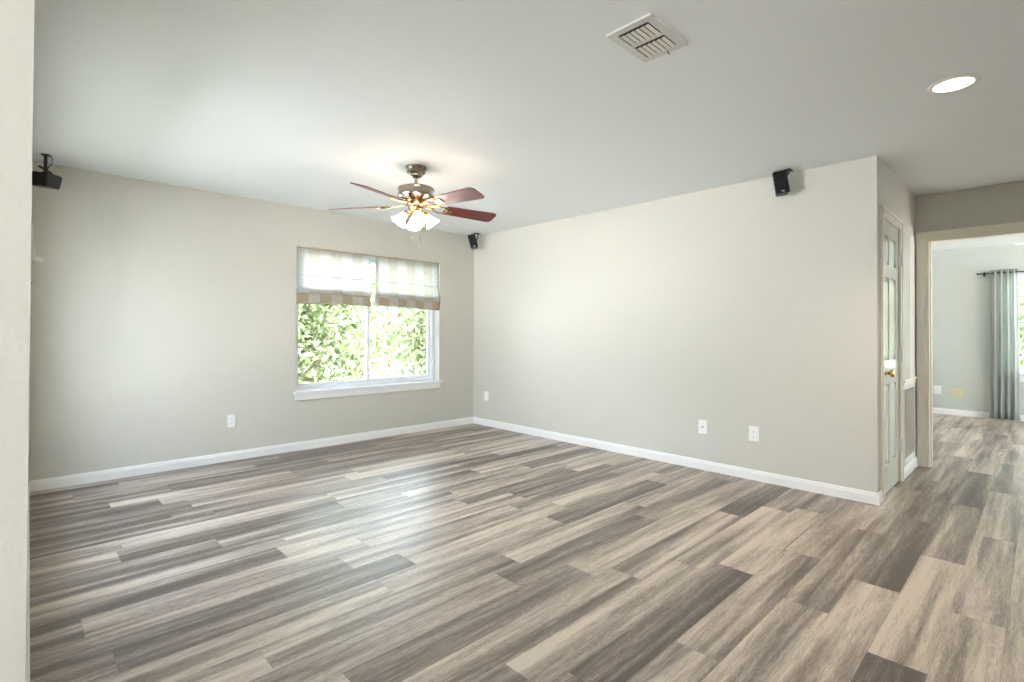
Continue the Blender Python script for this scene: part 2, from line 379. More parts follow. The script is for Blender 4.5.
# left wall: its near end shows at the picture's left edge
def hray(px):
    d = fw + rt*((px-512)/FPX); return Vector((d.x, d.y)).normalized()
LD = hray(28.5); LN_ = Vector((LD.y, -LD.x))        # along the wall, and to the right of it
LP = Vector((CAM.x, CAM.y)) + LN_*.002
def lw(s, off, z): q = LP + LD*s + LN_*off; return Vector((q.x, q.y, z))
S0, S1 = 1.24, (0 - LP.y)/LD.y
LM = Matrix(((LD.x, LN_.x, 0, LP.x), (LD.y, LN_.y, 0, LP.y), (0, 0, 1, 0), (0, 0, 0, 1)))   # local: x along, y to the room, z up
LWA, LWB = S1-2.45, S1-.45      # unseen opening added in the left wall to light the room
bm = bmesh.new(); B(bm, S0, LWA, -.12, 0, 0, H, LM); B(bm, LWB, S1, -.12, 0, 0, H, LM); B(bm, LWA, LWB, -.12, 0, 0, .6, LM); B(bm, LWA, LWB, -.12, 0, 2.1, H, LM)
B(bm, S0, S0+.12, -.30, -.12, 0, H, LM)
struct(finish('wall_left', bm, 'wall'), 'textured greige wall end at the left edge of the picture', 'wall')

# ------------------------------------------------------------------ baseboards
BP = [(0, 0), (.013, 0), (.013, .060), (.010, .066), (.010, .074), (.006, .083), (0, .083)]
def base(name, segs, label):
    bm = bmesh.new()
    for p0, p1, n in segs: prism(bm, BP, p0, p1, n)
    struct(finish(name, bm, 'trim'), label, 'baseboard')
lf = lw(S1, 0, 0)
base('baseboard_back', [((lf.x+.012, 0, 0), (-.0, 0, 0), (0, -1, 0))], 'white baseboard along the back wall')
base('baseboard_right', [((0, -.013, 0), (0, L-.013, 0), (-1, 0, 0))], 'white baseboard along the right wall')
base('baseboard_hall', [((0, L, 0), (.10, L, 0), (0, -1, 0)), ((.86, L, 0), (XO, L, 0), (0, -1, 0))], 'white baseboard along the hallway wall')
base('baseboard_far', [((XF, -3.42, 0), (XF, -9.0, 0), (-1, 0, 0))], 'white baseboard in the far room')
n3 = (LN_.x, LN_.y, 0); nb = (-LD.x, -LD.y, 0)
base('baseboard_left', [(lw(S0, 0, 0), lw(S1, 0, 0), n3), (lw(S0, -.12, 0), lw(S0, .010, 0), nb)], 'white baseboard along the left wall')

# ------------------------------------------------------------------ door casings
def casing_y(bm, x0, x1, z1, y, wd, th):
    """casing round an opening in a wall facing -y (stepped profile)"""
    for a, b_ in ((x0-wd, x0), (x1, x1+wd)):
        B(bm, a, b_, y-th*.7, y, 0, z1+wd, bev=.003)
        o = a if a < x0-.001 else b_-.022
        B(bm, o, o+.022, y-th, y-th*.7, 0, z1+wd, bev=.002)
    B(bm, x0, x1, y-th*.7, y, z1, z1+wd)
    B(bm, x0-wd+.022, x1+wd-.022, y-th, y-th*.7, z1+wd-.022, z1+wd)
bm = bmesh.new(); casing_y(bm, DX0, DX1, DZ, L, .07, .018)
struct(finish('trim_1', bm, 'cream'), 'cream white moulded casing round the closet door', 'door casing')
bm = bmesh.new()
for y0, y1, o in ((OY1, OY1+.068, OY1+.046), (OY0-.068, OY0, OY0-.068)):
    for xa, xb, xc, xd in ((XO-.013, XO, XO-.018, XO-.013), (XO+TO, XO+TO+.013, XO+TO+.013, XO+TO+.018)):
        B(bm, xa, xb, y0, y1, 0, OZ+.07, bev=.003); B(bm, xc, xd, o, o+.022, 0, OZ+.07, bev=.001)
for xa, xb in ((XO-.013, XO), (XO+TO, XO+TO+.013)): B(bm, xa, xb, OY0, OY1, OZ, OZ+.07)
B(bm, XO-.018, XO-.013, OY0-.046, OY1+.046, OZ+.048, OZ+.07)
B(bm, XO-.004, XO+TO+.004, OY1-.018, OY1, 0, OZ); B(bm, XO-.004, XO+TO+.004, OY0, OY0+.018, 0, OZ); B(bm, XO-.004, XO+TO+.004, OY0+.018, OY1-.018, OZ-.018, OZ)
B(bm, XO+.04, XO+.08, OY1-.030, OY1-.018, 0, OZ-.018)
struct(finish('trim_2', bm, 'cream'), 'cream white casing and jambs of the opening to the far room', 'door casing')

# ------------------------------------------------------------------ closet door (door_1), six raised panels
dr = sthing('door_1', 'glossy white six-panel closet door with a brass knob', 'door', (0, L, 0))
def panel_door(x0, x1, z0, z1, y0, y1):
    bm = bmesh.new(); st = .095; ms = .085; mid = (x0+x1)/2
    rails = [(z0, z0+.20), (z0+.80, z0+.98), (z0+1.60, z0+1.70), (z1-.11, z1)]
    for a, b_ in ((x0, x0+st), (x1-st, x1), (mid-ms/2, mid+ms/2)): B(bm, a, b_, y0, y1, z0, z1)
    for za, zb in rails:
        B(bm, x0+st, mid-ms/2, y0, y1, za, zb); B(bm, mid+ms/2, x1-st, y0, y1, za, zb)
    for i in range(3):
        za, zb = rails[i][1], rails[i+1][0]
        for a, b_ in ((x0+st, mid-ms/2), (mid+ms/2, x1-st)):
            B(bm, a, b_, y0+.013, y1-.013, za, zb)
            # raised field: a frustum
            q = [(a+.004, za+.004), (b_-.004, za+.004), (b_-.004, zb-.004), (a+.004, zb-.004)]; r = [(a+.036, za+.036), (b_-.036, za+.036), (b_-.036, zb-.036), (a+.036, zb-.036)]
            Q = [bm.verts.new((x, y0+.013, z)) for x, z in q]; R = [bm.verts.new((x, y0+.003, z)) for x, z in r]
            for k in range(4): bm.faces.new((Q[k], Q[(k+1) % 4], R[(k+1) % 4], R[k]))
            bm.faces.new(R)
    return bm
finish('slab', panel_door(DX0+.004, DX1-.004, .012, DZ-.004, .006, .041), 'doorpaint', dr)
bm = bmesh.new(); RX = Matrix.Translation((DX0+.065, .006, .905)) @ Matrix.Rotation(PI/2, 4, 'X')
lathe(bm, [(.0, 0), (.030, 0), (.031, .004), (.026, .008), (.012, .012), (.010, .030), (.016, .036), (.026, .042), (.029, .052), (.026, .062), (.014, .068), (0, .069)], 28, RX)
finish('knob', bm, 'brass', dr, True)
for z in (.30, 1.02, 1.78):
    bm = bmesh.new(); B(bm, DX1-.006, DX1+.010, -.0165, .004, z-.045, z+.045); tube(bm, [(DX1, -.019, z-.048), (DX1, -.019, z+.048)], .005, 10)
    finish('hinge', bm, 'trim', dr)
bm = bmesh.new(); B(bm, DX0-.001, DX1+.001, .045, .06, 0, DZ); 
finish('door_stop', bm, 'trim', dr)

# utility closet: plain door above, ledge, return air grille below (door_2)
d2 = sthing('door_2', 'narrow glossy panel above a slatted return air grille beside the closet door', 'door', (0, L, 0))
bm = bmesh.new(); B(bm, GX0, 1.262, .001, .042, .808, 2.03)
finish('slab', bm, 'doorpaint', d2)
bm = bmesh.new(); B(bm, 1.262, GX1, .0, .045, .808, 2.03)
o = finish('side_panel', bm, 'wall', d2)
bm = bmesh.new(); B(bm, GX0-.03, GX1+.02, -.022, .03, .790, .808, bev=.004); B(bm, GX0-.02, GX1+.01, -.012, .03, .760, .790, bev=.003)
finish('ledge', bm, 'cream', d2)
bm = bmesh.new()
B(bm, GX0, GX0+.03, -.006, .02, .12, .745); B(bm, GX1-.03, GX1, -.006, .02, .12, .745); B(bm, GX0, GX1, -.006, .02, .12, .155); B(bm, GX0, GX1, -.006, .02, .725, .760)
finish('grille_frame', bm, 'vent', d2)
bm = bmesh.new()
for i in range(10):
    x = GX0+.05 + i*(GX1-GX0-.10)/9; B(bm, -.003, .003, -.016, .016, .156, .724, Matrix.Translation((x, .010, 0)) @ Matrix.Rotation(.55, 4, 'Z'))
finish('grille_slats', bm, 'louvre', d2)
bm = bmesh.new(); B(bm, GX0, GX1, .045, .05, .12, .76)
finish('filter', bm, 'filter', d2)

# ------------------------------------------------------------------ window_1
wn = sthing('window_1', 'white sliding window with two panes in the back wall', 'window', (0, 0, 0))
def ring(bm, x0, x1, y0, y1, z0, z1, w_, bev=0):
    B(bm, x0, x0+w_, y0, y1, z0, z1, bev=bev); B(bm, x1-w_, x1, y0, y1, z0, z1, bev=bev)
    B(bm, x0+w_, x1-w_, y0, y1, z0, z0+w_, bev=bev); B(bm, x0+w_, x1-w_, y0, y1, z1-w_, z1, bev=bev)
bm = bmesh.new(); ring(bm, WX0, WX1, .105, .185, WZ0, WZ1, .034, .003); B(bm, WX0+.034, WX1-.034, .145, .149, WZ0+.034, WZ0+.046)
finish('window_frame', bm, 'vinyl', wn)
MX = -1.452
for (a, b_, y0) in ((WX0+.034, MX+.017, .112), (MX-.017, WX1-.034, .148)):
    bm = bmesh.new(); ring(bm, a, b_, y0, y0+.028, WZ0+.036, WZ1-.036, .034, .003)
    s = finish('sash', bm, 'vinyl', wn)
    bm = bmesh.new(); B(bm, a+.034, b_-.034, y0+.012, y0+.016, WZ0+.068, WZ1-.068)
    finish('pane', bm, 'glass', s)
bm = bmesh.new(); B(bm, MX-.008, MX+.008, .106, .113, 1.22, 1.29, bev=.002)
finish('latch', bm, 'vinyl', wn)
bm = bmesh.new(); B(bm, WX0, WX1, 0, .105, WZ0-.001, WZ0+.004); B(bm, WX0-.022, WX1+.03, -.035, .004, WZ0-.018, WZ0+.004, bev=.004)
finish('window_sill', bm, 'vinyl', wn)
bm = bmesh.new(); B(bm, WX0-.004, WX1+.008, -.016, 0, WZ0-.083, WZ0-.018, bev=.003)
finish('apron', bm, 'trim', wn)

# ------------------------------------------------------------------ roman shades
def roman(x0, x1, label, bow, cordx, ush):
    t = thing('roman_shade', label, 'window shade', ((x0+x1)/2, .028, 1.46), 0, 'striped roman shades in the window')
    X0, X1 = -(x1-x0)/2, (x1-x0)/2
    NX = 40
    def sheet(prof, matn, name, thick):
        bm = bmesh.new(); uvl = bm.loops.layers.uv.new('UVMap'); grid = []
        acc = [0]
        for a, b_ in zip(prof, prof[1:]): acc.append(acc[-1] + math.hypot(a[0]-b_[0], a[1]-b_[1]))
        for j, (y, z) in enumerate(prof):
            row = []
            for i in range(NX+1):
                u = i/NX; x = X0 + (X1-X0)*u
                low = max(0, min(1, (2.0-1.46 - z)/.45))
                zz = z + low*(.012*math.sin(u*PI*bow[0] + bow[1]) + .004*math.sin(u*23))
                yy = y + low*.006*math.sin(u*9+bow[1])
                row.append((bm.verts.new((x, yy, zz)), x-X0+ush))
            grid.append(row)
        for j in range(len(grid)-1):
            for i in range(NX):
                q = (grid[j][i], grid[j][i+1], grid[j+1][i+1], grid[j+1][i])
                f = bm.faces.new([v for v, _ in q])
                for lp, (v, uu) in zip(f.loops, q): lp[uvl].uv = (uu, v.co.z)
        o = finish(name, bm, matn, t, True)
        s = o.modifiers.new('s', 'SOLIDIFY'); s.thickness = thick
        return o
    # drop from the rail, a seam, then the loop where the cloth turns back up, and the short folds hanging below
    face = [(-.012, .572), (-.014, .50), (-.016, .42), (-.018, .35), (-.019, .296), (-.013, .290), (-.019, .284), (-.026, .22), (-.036, .16), (-.042, .125), (-.041, .112), (-.030, .104), (-.018, .110), (-.010, .13)]
    sheet(face, 'shade', 'shade_cloth', .0015)
    fold = [(-.008, .16), (-.022, .10), (-.030, .05), (-.028, .012), (-.018, .004), (-.008, .012), (-.004, .06), (.002, .14)]
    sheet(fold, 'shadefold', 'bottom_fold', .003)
    bm = bmesh.new(); B(bm, X0, X1, -.019, -.0165, .287, .293)
    finish('seam_rib', bm, M['nickel'] if False else 'cord', t)
    bm = bmesh.new(); B(bm, X0, X1, -.014, .014, .565, .583, bev=.002)
    for q in (.17, .5, .83):
        lathe(bm, [(0, 0), (.006, 0), (.006, .003), (0, .004)], 10, Matrix.Translation((X0+(X1-X0)*q, -.014, .576)) @ Matrix.Rotation(PI/2, 4, 'X'))
    finish('headrail', bm, M['railwood'], t)
    bm = bmesh.new(); tube(bm, [(cordx, -.022, .57), (cordx, -.024, .2), (cordx+.003, -.026, -.02 if cordx < 0 else -.30)], .0016, 6)
    tube(bm, [(cordx+.003, -.026, (-.02 if cordx < 0 else -.30)), (cordx+.003, -.026, (-.045 if cordx < 0 else -.335))], .005, 8, .003)
    finish('pull_cord', bm, 'cord', t)
M['railwood'] = mat('unfinished_pine_rail', (.50, .42, .30), .6, noise=(14, .15))
roman(WX0+.005, -1.487, 'left striped beige and white roman shade, gathered above the left window pane', (1.0, 0), -.395, 0)
roman(-1.430, WX1-.004, 'right striped beige and white roman shade, gathered above the right window pane', (.8, 1.6), .425, .19)

# ------------------------------------------------------------------ wall plates
def plate(name, label, cat, origin, rz, kind, matn='plate', wd=.070, hh=.115, group=None):
    """plate on a wall; local -y points to the room"""
    t = thing(name, label, cat, origin, rz, group)
    bm = bmesh.new(); B(bm, -wd/2, wd/2, -.006, 0, -hh/2, hh/2, bev=.002); finish('cover_plate', bm, matn, t)
    if kind == 'duplex' or kind == 'double':
        for cx in ((0,) if kind == 'duplex' else (-.023, .023)):
            for dz in (-.020, .020):
                bm = bmesh.new(); lathe(bm, [(0, 0), (.016, 0), (.016, .003), (0, .003)], 20, Matrix.Translation((cx, -.006, dz)) @ Matrix.Rotation(PI/2, 4, 'X'))
                s = finish('socket', bm, matn, t)
                bm = bmesh.new()
                B(bm, cx-.007, cx-.005, -.0095, -.009, dz-.004, dz+.005); B(bm, cx+.005, cx+.007, -.0095, -.009, dz-.003, dz+.004); B(bm, cx-.002, cx+.002, -.0095, -.009, dz-.011, dz-.008)
                finish('slots', bm, 'dark', s)
    if kind == 'coax':
        bm = bmesh.new(); lathe(bm, [(0, 0), (.0065, 0), (.0065, .002), (.0048, .002), (.0048, .010), (.002, .010), (0, .010)], 16, Matrix.Translation((0, -.006, 0)) @ Matrix.Rotation(PI/2, 4, 'X'))
        finish('coax_jack', bm, 'dark', t)
    if kind == 'blank':
        for dz in (-.042, .042):
            bm = bmesh.new(); lathe(bm, [(0, 0), (.003, 0), (.002, .001), (0, .001)], 10, Matrix.Translation((0, -.006, dz)) @ Matrix.Rotation(PI/2, 4, 'X')); finish('screw', bm, 'plate', t)
    if kind == 'toggle':
        bm = bmesh.new(); B(bm, -.005, .005, -.019, 0, -.005, .005, Matrix.Translation((0, -.004, -.004)) @ Matrix.Rotation(.42, 4, 'X'), bev=.001)
        B(bm, -.008, .008, -.009, -.005, -.014, .014, bev=.001)
        finish('toggle', bm, 'plate', t)
    return t
RW = -PI/2     # wall facing -x : local -y -> world -x
plate('wall_outlet', 'white duplex outlet low on the back wall, left of the window', 'outlet', (-2.884, 0, .364), 0, 'duplex')
plate('wall_outlet', 'plain white cover plate low on the right wall, close to the corner', 'wall plate', (0, -.258, .376), RW, 'blank', wd=.075)
plate('cable_outlet', 'white cable jack plate with a dark centre on the long right wall', 'wall plate', (0, -3.118, .372), RW, 'coax', wd=.078, hh=.12)
plate('wall_outlet', 'white duplex outlet on the right wall, nearest to the doorway', 'outlet', (0, -3.550, .374), RW, 'duplex', wd=.078, hh=.12)
plate('wall_outlet', 'white outlet in the far room just inside the door casing', 'outlet', (XF, -4.085, .355), RW, 'duplex', wd=.085, hh=.12)
plate('wall_outlet', 'yellowed ivory double outlet in the far room, left of the curtain', 'outlet', (XF, -4.31, .325), RW, 'double', 'ivory', wd=.115)
ang = math.atan2(LD.y, LD.x)   # left wall faces LN_: local -y -> LN_
sw = lw(1.40, -.003, 0)
plate('light_switch', 'white toggle light switch seen edge on at the left wall', 'switch', (sw.x, sw.y, 1.343), ang, 'toggle')

# ------------------------------------------------------------------ ceiling fan
FAN = (-2.15, -1.885, H)
fan = thing('ceiling_fan', 'five-blade ceiling fan with cherry blades and a lit cluster of frosted shades', 'ceiling fan', FAN)
bm = bmesh.new(); lathe(bm, [(0, 0), (.078, 0), (.080, -.012), (.070, -.028), (.074, -.040), (.066, -.052), (.048, -.062), (.046, -.072), (.030, -.082), (.016, -.086), (0, -.086)], 40)
finish('canopy', bm, 'nickel', fan, True)
bm = bmesh.new(); lathe(bm, [(0, -.084), (.013, -.084), (.013, -.142), (.026, -.146), (.026, -.156), (0, -.156)], 20)
finish('downrod', bm, 'nickel', fan, True)
bm = bmesh.new(); lathe(bm, [(0, -.154), (.10, -.156), (.128, -.161), (.136, -.167), (.136, -.174), (.131, -.178), (.131, -.218), (.136, -.222), (.134, -.231), (.115, -.244), (.085, -.254), (0, -.256)], 48)
hs = finish('motor_housing', bm, 'nickel', fan, True)
bm = bmesh.new(); lathe(bm, [(0, -.252), (.075, -.252), (.080, -.262), (.072, -.285), (.055, -.300), (.058, -.312), (.050, -.330), (.030, -.342), (.010, -.350), (0, -.351)], 36)
finish('light_fitter', bm, 'antique', fan, True)
def blade_mesh():
    bm = bmesh.new(); pts = []
    x0, x1, w0, w1 = .235, .672, .118, .150
    pts += [(x0, -w0/2+.02), (x0+.015, -w0/2), (x1-.035, -w1/2), (x1-.012, -w1/2+.008), (x1, -w1/2+.030), (x1, w1/2-.030), (x1-.012, w1/2-.008), (x1-.035, w1/2), (x0+.015, w0/2), (x0, w0/2-.02)]
    A = [bm.verts.new((x, y, -.003)) for x, y in pts]; B_ = [bm.verts.new((x, y, .003)) for x, y in pts]
    bm.faces.new(A); bm.faces.new(B_)
    for i in range(len(pts)): bm.faces.new((A[i], A[(i+1) % len(pts)], B_[(i+1) % len(pts)], B_[i]))
    return bm
def iron_mesh():
    bm = bmesh.new()
    for s in (-1, 1):
        tube(bm, [(.085, s*.012, .005), (.13, s*.020, .002), (.17, s*.040, -.004), (.205, s*.046, -.007), (.235, s*.030, -.007), (.255, s*.010, -.007)], .0055, 8)
        tube(bm, [(.20, s*.045, -.007), (.23, s*.050, -.008), (.262, s*.043, -.008)], .005, 8)
    B(bm, .235, .30, -.030, .030, -.010, -.004, bev=.002); B(bm, .07, .15, -.018, .018, 0, .008, bev=.002)
    for x, y in ((.25, -.016), (.25, .016), (.285, 0)):
        lathe(bm, [(0, -.012), (.005, -.011), (.005, -.009), (0, -.009)], 10, Matrix.Translation((x, y, 0)))
    return bm
b0 = finish('blade', blade_mesh(), 'blade', fan); i0 = finish('blade_iron', iron_mesh(), 'antique', b0, True)
for k in range(5):
    a = math.radians(131 + 72*k)
    bl = b0 if k == 0 else b0.copy()
    if k: C.objects.link(bl); bl.parent = fan; ir = i0.copy(); C.objects.link(ir); ir.parent = bl
    bl.matrix_basis = Matrix.Translation((0, 0, -.292)) @ Matrix.Rotation(a, 4, 'Z') @ Matrix.Rotation(math.radians(1.5), 4, 'Y') @ Matrix.Rotation(math.radians(-16), 4, 'X')
def shade_mesh():
    bm = bmesh.new(); outp = [(.018, 0), (.026, -.008), (.030, -.022), (.038, -.045), (.048, -.070), (.060, -.092), (.066, -.100)]
    prof = outp + [(r-.003, z) for r, z in reversed(outp)]
    seg = 32; rings = []
    for (r, z) in prof:
        fl = max(0, (-z-.03)/.07); rings.append([bm.verts.new((r*(1+.05*fl*math.cos(8*2*PI*i/seg))*math.cos(2*PI*i/seg), r*(1+.05*fl*math.cos(8*2*PI*i/seg))*math.sin(2*PI*i/seg), z)) for i in range(seg)])
    for q in range(len(rings)):
        A, B_ = rings[q], rings[(q+1) % len(rings)]
        for i in range(seg): bm.faces.new((A[i], A[(i+1) % seg], B_[(i+1) % seg], B_[i]))
    return bm
s0 = finish('lamp_shade', shade_mesh(), 'lampglass', fan, True)
bm = bmesh.new(); lathe(bm, [(0, -.012), (.012, -.014), (.018, -.035), (.026, -.055), (.024, -.070), (.012, -.082), (0, -.085)], 20); bb0 = finish('bulb', bm, 'bulb', s0, True)
bm = bmesh.new(); lathe(bm, [(0, .030), (.012, .030), (.020, .022), (.023, .0), (.021, -.012), (0, -.012)], 20); tube(bm, [(0, 0, .026), (-.012, 0, .045), (-.045, 0, .052), (-.075, 0, .030)], .007, 8)
sk0 = finish('socket_arm', bm, 'antique', s0, True)
ca = math.atan2(CAM.y-FAN[1], CAM.x-FAN[0])
for k in range(4):
    a = ca + math.radians(8) + k*PI/2
    s = s0 if k == 0 else s0.copy()
    if k:
        C.objects.link(s); s.parent = fan
        for src in (bb0, sk0): q = src.copy(); C.objects.link(q); q.parent = s
    s.matrix_basis = Matrix.Rotation(a, 4, 'Z') @ Matrix.Translation((.080, 0, -.362)) @ Matrix.Rotation(math.radians(-38), 4, 'Y') @ Matrix.Scale(.88, 4)
for (dx, dy, ln, r) in ((.012, -.030, .22, .0012), (-.028, .0, .17, .0012)):
    bm = bmesh.new(); tube(bm, [(dx, dy, -.335), (dx*1.2, dy*1.2, -.36), (dx*1.2, dy*1.2, -.36-ln)], r, 6)
    for i in range(18): lathe(bm, [(0, .002), (.0022, 0), (0, -.002)], 6, Matrix.Translation((dx*1.2, dy*1.2, -.365-i*ln/19)))
    lathe(bm, [(0, 0), (.005, -.003), (.006, -.018), (.003, -.030), (0, -.031)], 10, Matrix.Translation((dx*1.2, dy*1.2, -.36-ln)))
    finish('pull_chain', bm, 'antique', fan, True)

# ------------------------------------------------------------------ recessed light, vent
rl = thing('recessed_light', 'round lit recessed downlight in the ceiling near the hallway', 'ceiling light', (-.976, -4.882, H))
bm = bmesh.new(); lathe(bm, [(.078, -.001), (.080, -.006), (.098, -.004), (.102, 0), (.078, 0)], 48, closed=True); finish('trim_ring', bm, M['louvre'], rl, True)
bm = bmesh.new(); lathe(bm, [(.079, -.0045), (.070, -.0020), (.045, -.0012), (.044, -.0006), (.070, -.0006), (.079, -.0006)], 48, closed=True); finish('reflector', bm, 'downlens', rl, True)
bm = bmesh.new(); lathe(bm, [(0, -.007), (.020, -.0065), (.038, -.004), (.045, -.001), (0, -.001)], 32); finish('bulb', bm, 'downbulb', rl, True)

ld = bpy.data.lights.new('downlight_beam', 'SPOT'); ld.energy = 55; ld.color = (1, .86, .70); ld.spot_size = math.radians(125); ld.spot_blend = .8; ld.shadow_soft_size = .05
lo = bpy.data.objects.new('downlight_beam', ld); C.objects.link(lo); lo.parent = rl; lo.location = (0, 0, -.02)
vt = thing('ceiling_vent', 'white rectangular ceiling air vent with two columns of louvres', 'air vent', (-2.412, -4.026, H))
bm = bmesh.new(); VX, VY = .150, .104; IX, IY = .118, .072
for q in ((-VX, VX, -VY, -IY), (-VX, VX, IY, VY), (-VX, -IX, -IY, IY), (IX, VX, -IY, IY), (-.008, .008, -IY, IY)):
    B(bm, q[0], q[1], q[2], q[3], -.010, -.0005)
finish('frame', bm, 'vent', vt)
for side in (-1, 1):
    for i in range(6):
        bm = bmesh.new(); y = -IY + .012 + i*(2*IY-.018)/5.6
        B(bm, .018 if side > 0 else -IX+.011, IX-.001 if side > 0 else -.009, -.0078, .0078, -.0009, .0009, Matrix.Translation((0, y, -.013)) @ Matrix.Rotation(math.radians(-9), 4, 'X'))
        finish('louvre', bm, 'louvre', vt)
bm = bmesh.new(); B(bm, -IX, IX, -IY, IY, -.002, -.0005); finish('duct_opening', bm, 'dark', vt)
bm = bmesh.new(); tube(bm, [(IX+.006, -.022, -.009), (IX+.012, -.024, -.022), (IX+.006, -.032, -.032)], .002, 6); finish('damper_lever', bm, 'dark', vt)

# ------------------------------------------------------------------ speakers
def speaker(name, label, loc, body_m, size, mount, logo=True, brand=None):
    t = thing(name, label, 'speaker', loc, 0, 'small black surround speakers hung from the ceiling')
    w_, d_, h_ = size
    bm = bmesh.new()
    # cabinet tapering slightly to the back, front is local -y
    F = [(-w_/2, -d_/2), (w_/2, -d_/2), (w_*.40, d_/2), (-w_*.40, d_/2)]
    A = [bm.verts.new(body_m @ Vector((x, y, -h_/2))) for x, y in F]; B_ = [bm.verts.new(body_m @ Vector((x, y, h_/2))) for x, y in F]
    fs = [bm.faces.new(A), bm.faces.new(B_)] + [bm.faces.new((A[i], A[(i+1) % 4], B_[(i+1) % 4], B_[i])) for i in range(4)]
    bmesh.ops.bevel(bm, geom=list({e for f in fs for e in f.edges}), offset=.005, segments=2, affect='EDGES')
    cb = finish('cabinet', bm, 'black', t)
    bm = bmesh.new(); B(bm, -w_/2+.005, w_/2-.005, -d_/2-.005, -d_/2+.001, -h_/2+.006, h_/2-.006, body_m, bev=.003)
    gr = finish('grille', bm, 'grille', t)
    if logo:
        bm = bmesh.new(); B(bm, -.010, .010, -d_/2-.0065, -d_/2-.005, -h_/2+.014, -h_/2+.021, body_m)
        finish('badge', bm, 'plate', gr)
    mount(t)
    return t
# 1: on the ceiling by the right wall
def mount1(t):
    bm = bmesh.new(); B(bm, -.035, .045, -.075, -.035, -.009, 0, bev=.003); tube(bm, [(.0, -.055, -.006), (.0, -.05, -.03), (-.006, -.02, -.045)], .010, 10)
    finish('mount_bracket', bm, 'black', t)
lean = Vector((-.66, -.75, 0))
fx = Matrix.Rotation(math.radians(9), 4, lean) @ Matrix.Rotation(math.radians(-62), 4, 'Z') @ Matrix.Rotation(math.radians(-5), 4, 'X')
speaker('surround_speaker', 'black speaker hung from the ceiling by the long right wall', (-.095, -3.79, H), Matrix.Translation((-.02, .0, -.100)) @ fx, (.098, .085, .175), mount1)
def mount2(t):
    bm = bmesh.new(); B(bm, -.005, .075, -.07, -.02, -.010, 0, bev=.003); tube(bm, [(.045, -.05, -.006), (.050, -.045, -.05), (.04, -.03, -.085), (.01, -.01, -.095)], .009, 10)
    finish('mount_bracket', bm, 'black', t)
fx2 = Matrix.Rotation(math.radians(15), 4, lean) @ Matrix.Rotation(math.radians(-40), 4, 'Z') @ Matrix.Rotation(math.radians(-6), 4, 'X')
speaker('surround_speaker', 'black speaker hung from the ceiling in the far corner', (-.165, -.165, H), Matrix.Translation((-.010, -.02, -.112)) @ fx2, (.098, .085, .175), mount2)
def mount3(t):
    bm = bmesh.new(); lathe(bm, [(0, 0), (.028, 0), (.028, -.004), (.012, -.008), (.0105, -.012), (.0105, -.118), (.017, -.122), (.017, -.140), (0, -.142)], 20)
    B(bm, -.048, .048, -.010, .010, -.006, .006, Matrix.Translation((0, 0, -.108)) @ Matrix.Rotation(math.radians(35), 4, 'Z') @ Matrix.Rotation(math.radians(20), 4, 'Y'), bev=.003)
    finish('mount_stem', bm, 'black', t, True)
    bm = bmesh.new(); tube(bm, [(.014, -.012, -.004), (.028, -.024, -.012), (.036, -.031, -.035), (.032, -.027, -.065), (.016, -.014, -.085), (.009, -.008, -.11)], .0028, 8)
    finish('speaker_wire', bm, 'black', t, True)
fx3 = Matrix.Rotation(math.radians(38), 4, 'Z') @ Matrix.Rotation(math.radians(-82), 4, 'X')
speaker('surround_speaker', 'black speaker on a ceiling stem beside the left wall', (-4.178, -.25, H), Matrix.Translation((-.004, .0, -.186)) @ fx3, (.110, .090, .165), mount3, logo=False)

# ------------------------------------------------------------------ far room: curtain, rod, window_2, fan
w2 = sthing('window_2', 'white window of the far room partly behind the curtain', 'window', (XF, 0, 0))
bm = bmesh.new()
def ringx(bm, x0, x1, y0, y1, z0, z1, w_):
    B(bm, x0, x1, y0, y0+w_, z0, z1); B(bm, x0, x1, y1-w_, y1, z0, z1); B(bm, x0, x1, y0+w_, y1-w_, z0, z0+w_); B(bm, x0, x1, y0+w_, y1-w_, z1-w_, z1)
ringx(bm, .04, .12, FY0, FY1, FZ0, FZ1, .04); B(bm, .05, .10, FY0, FY1, (FZ0+FZ1)/2-.02, (FZ0+FZ1)/2+.02); B(bm, .05, .10, (FY0+FY1)/2-.02, (FY0+FY1)/2+.02, FZ0, FZ1)
fr2 = finish('window_frame', bm, 'vinyl', w2)
bm = bmesh.new(); B(bm, .075, .079, FY0+.03, FY1-.03, FZ0+.03, FZ1-.03); finish('pane', bm, 'glass', w2)
bm = bmesh.new(); B(bm, -.03, .04, FY0-.03, FY1+.03, FZ0-.02, FZ0, bev=.003); B(bm, -.014, 0, FY0, FY1, FZ0-.08, FZ0-.02); finish('window_sill', bm, 'trim', w2)
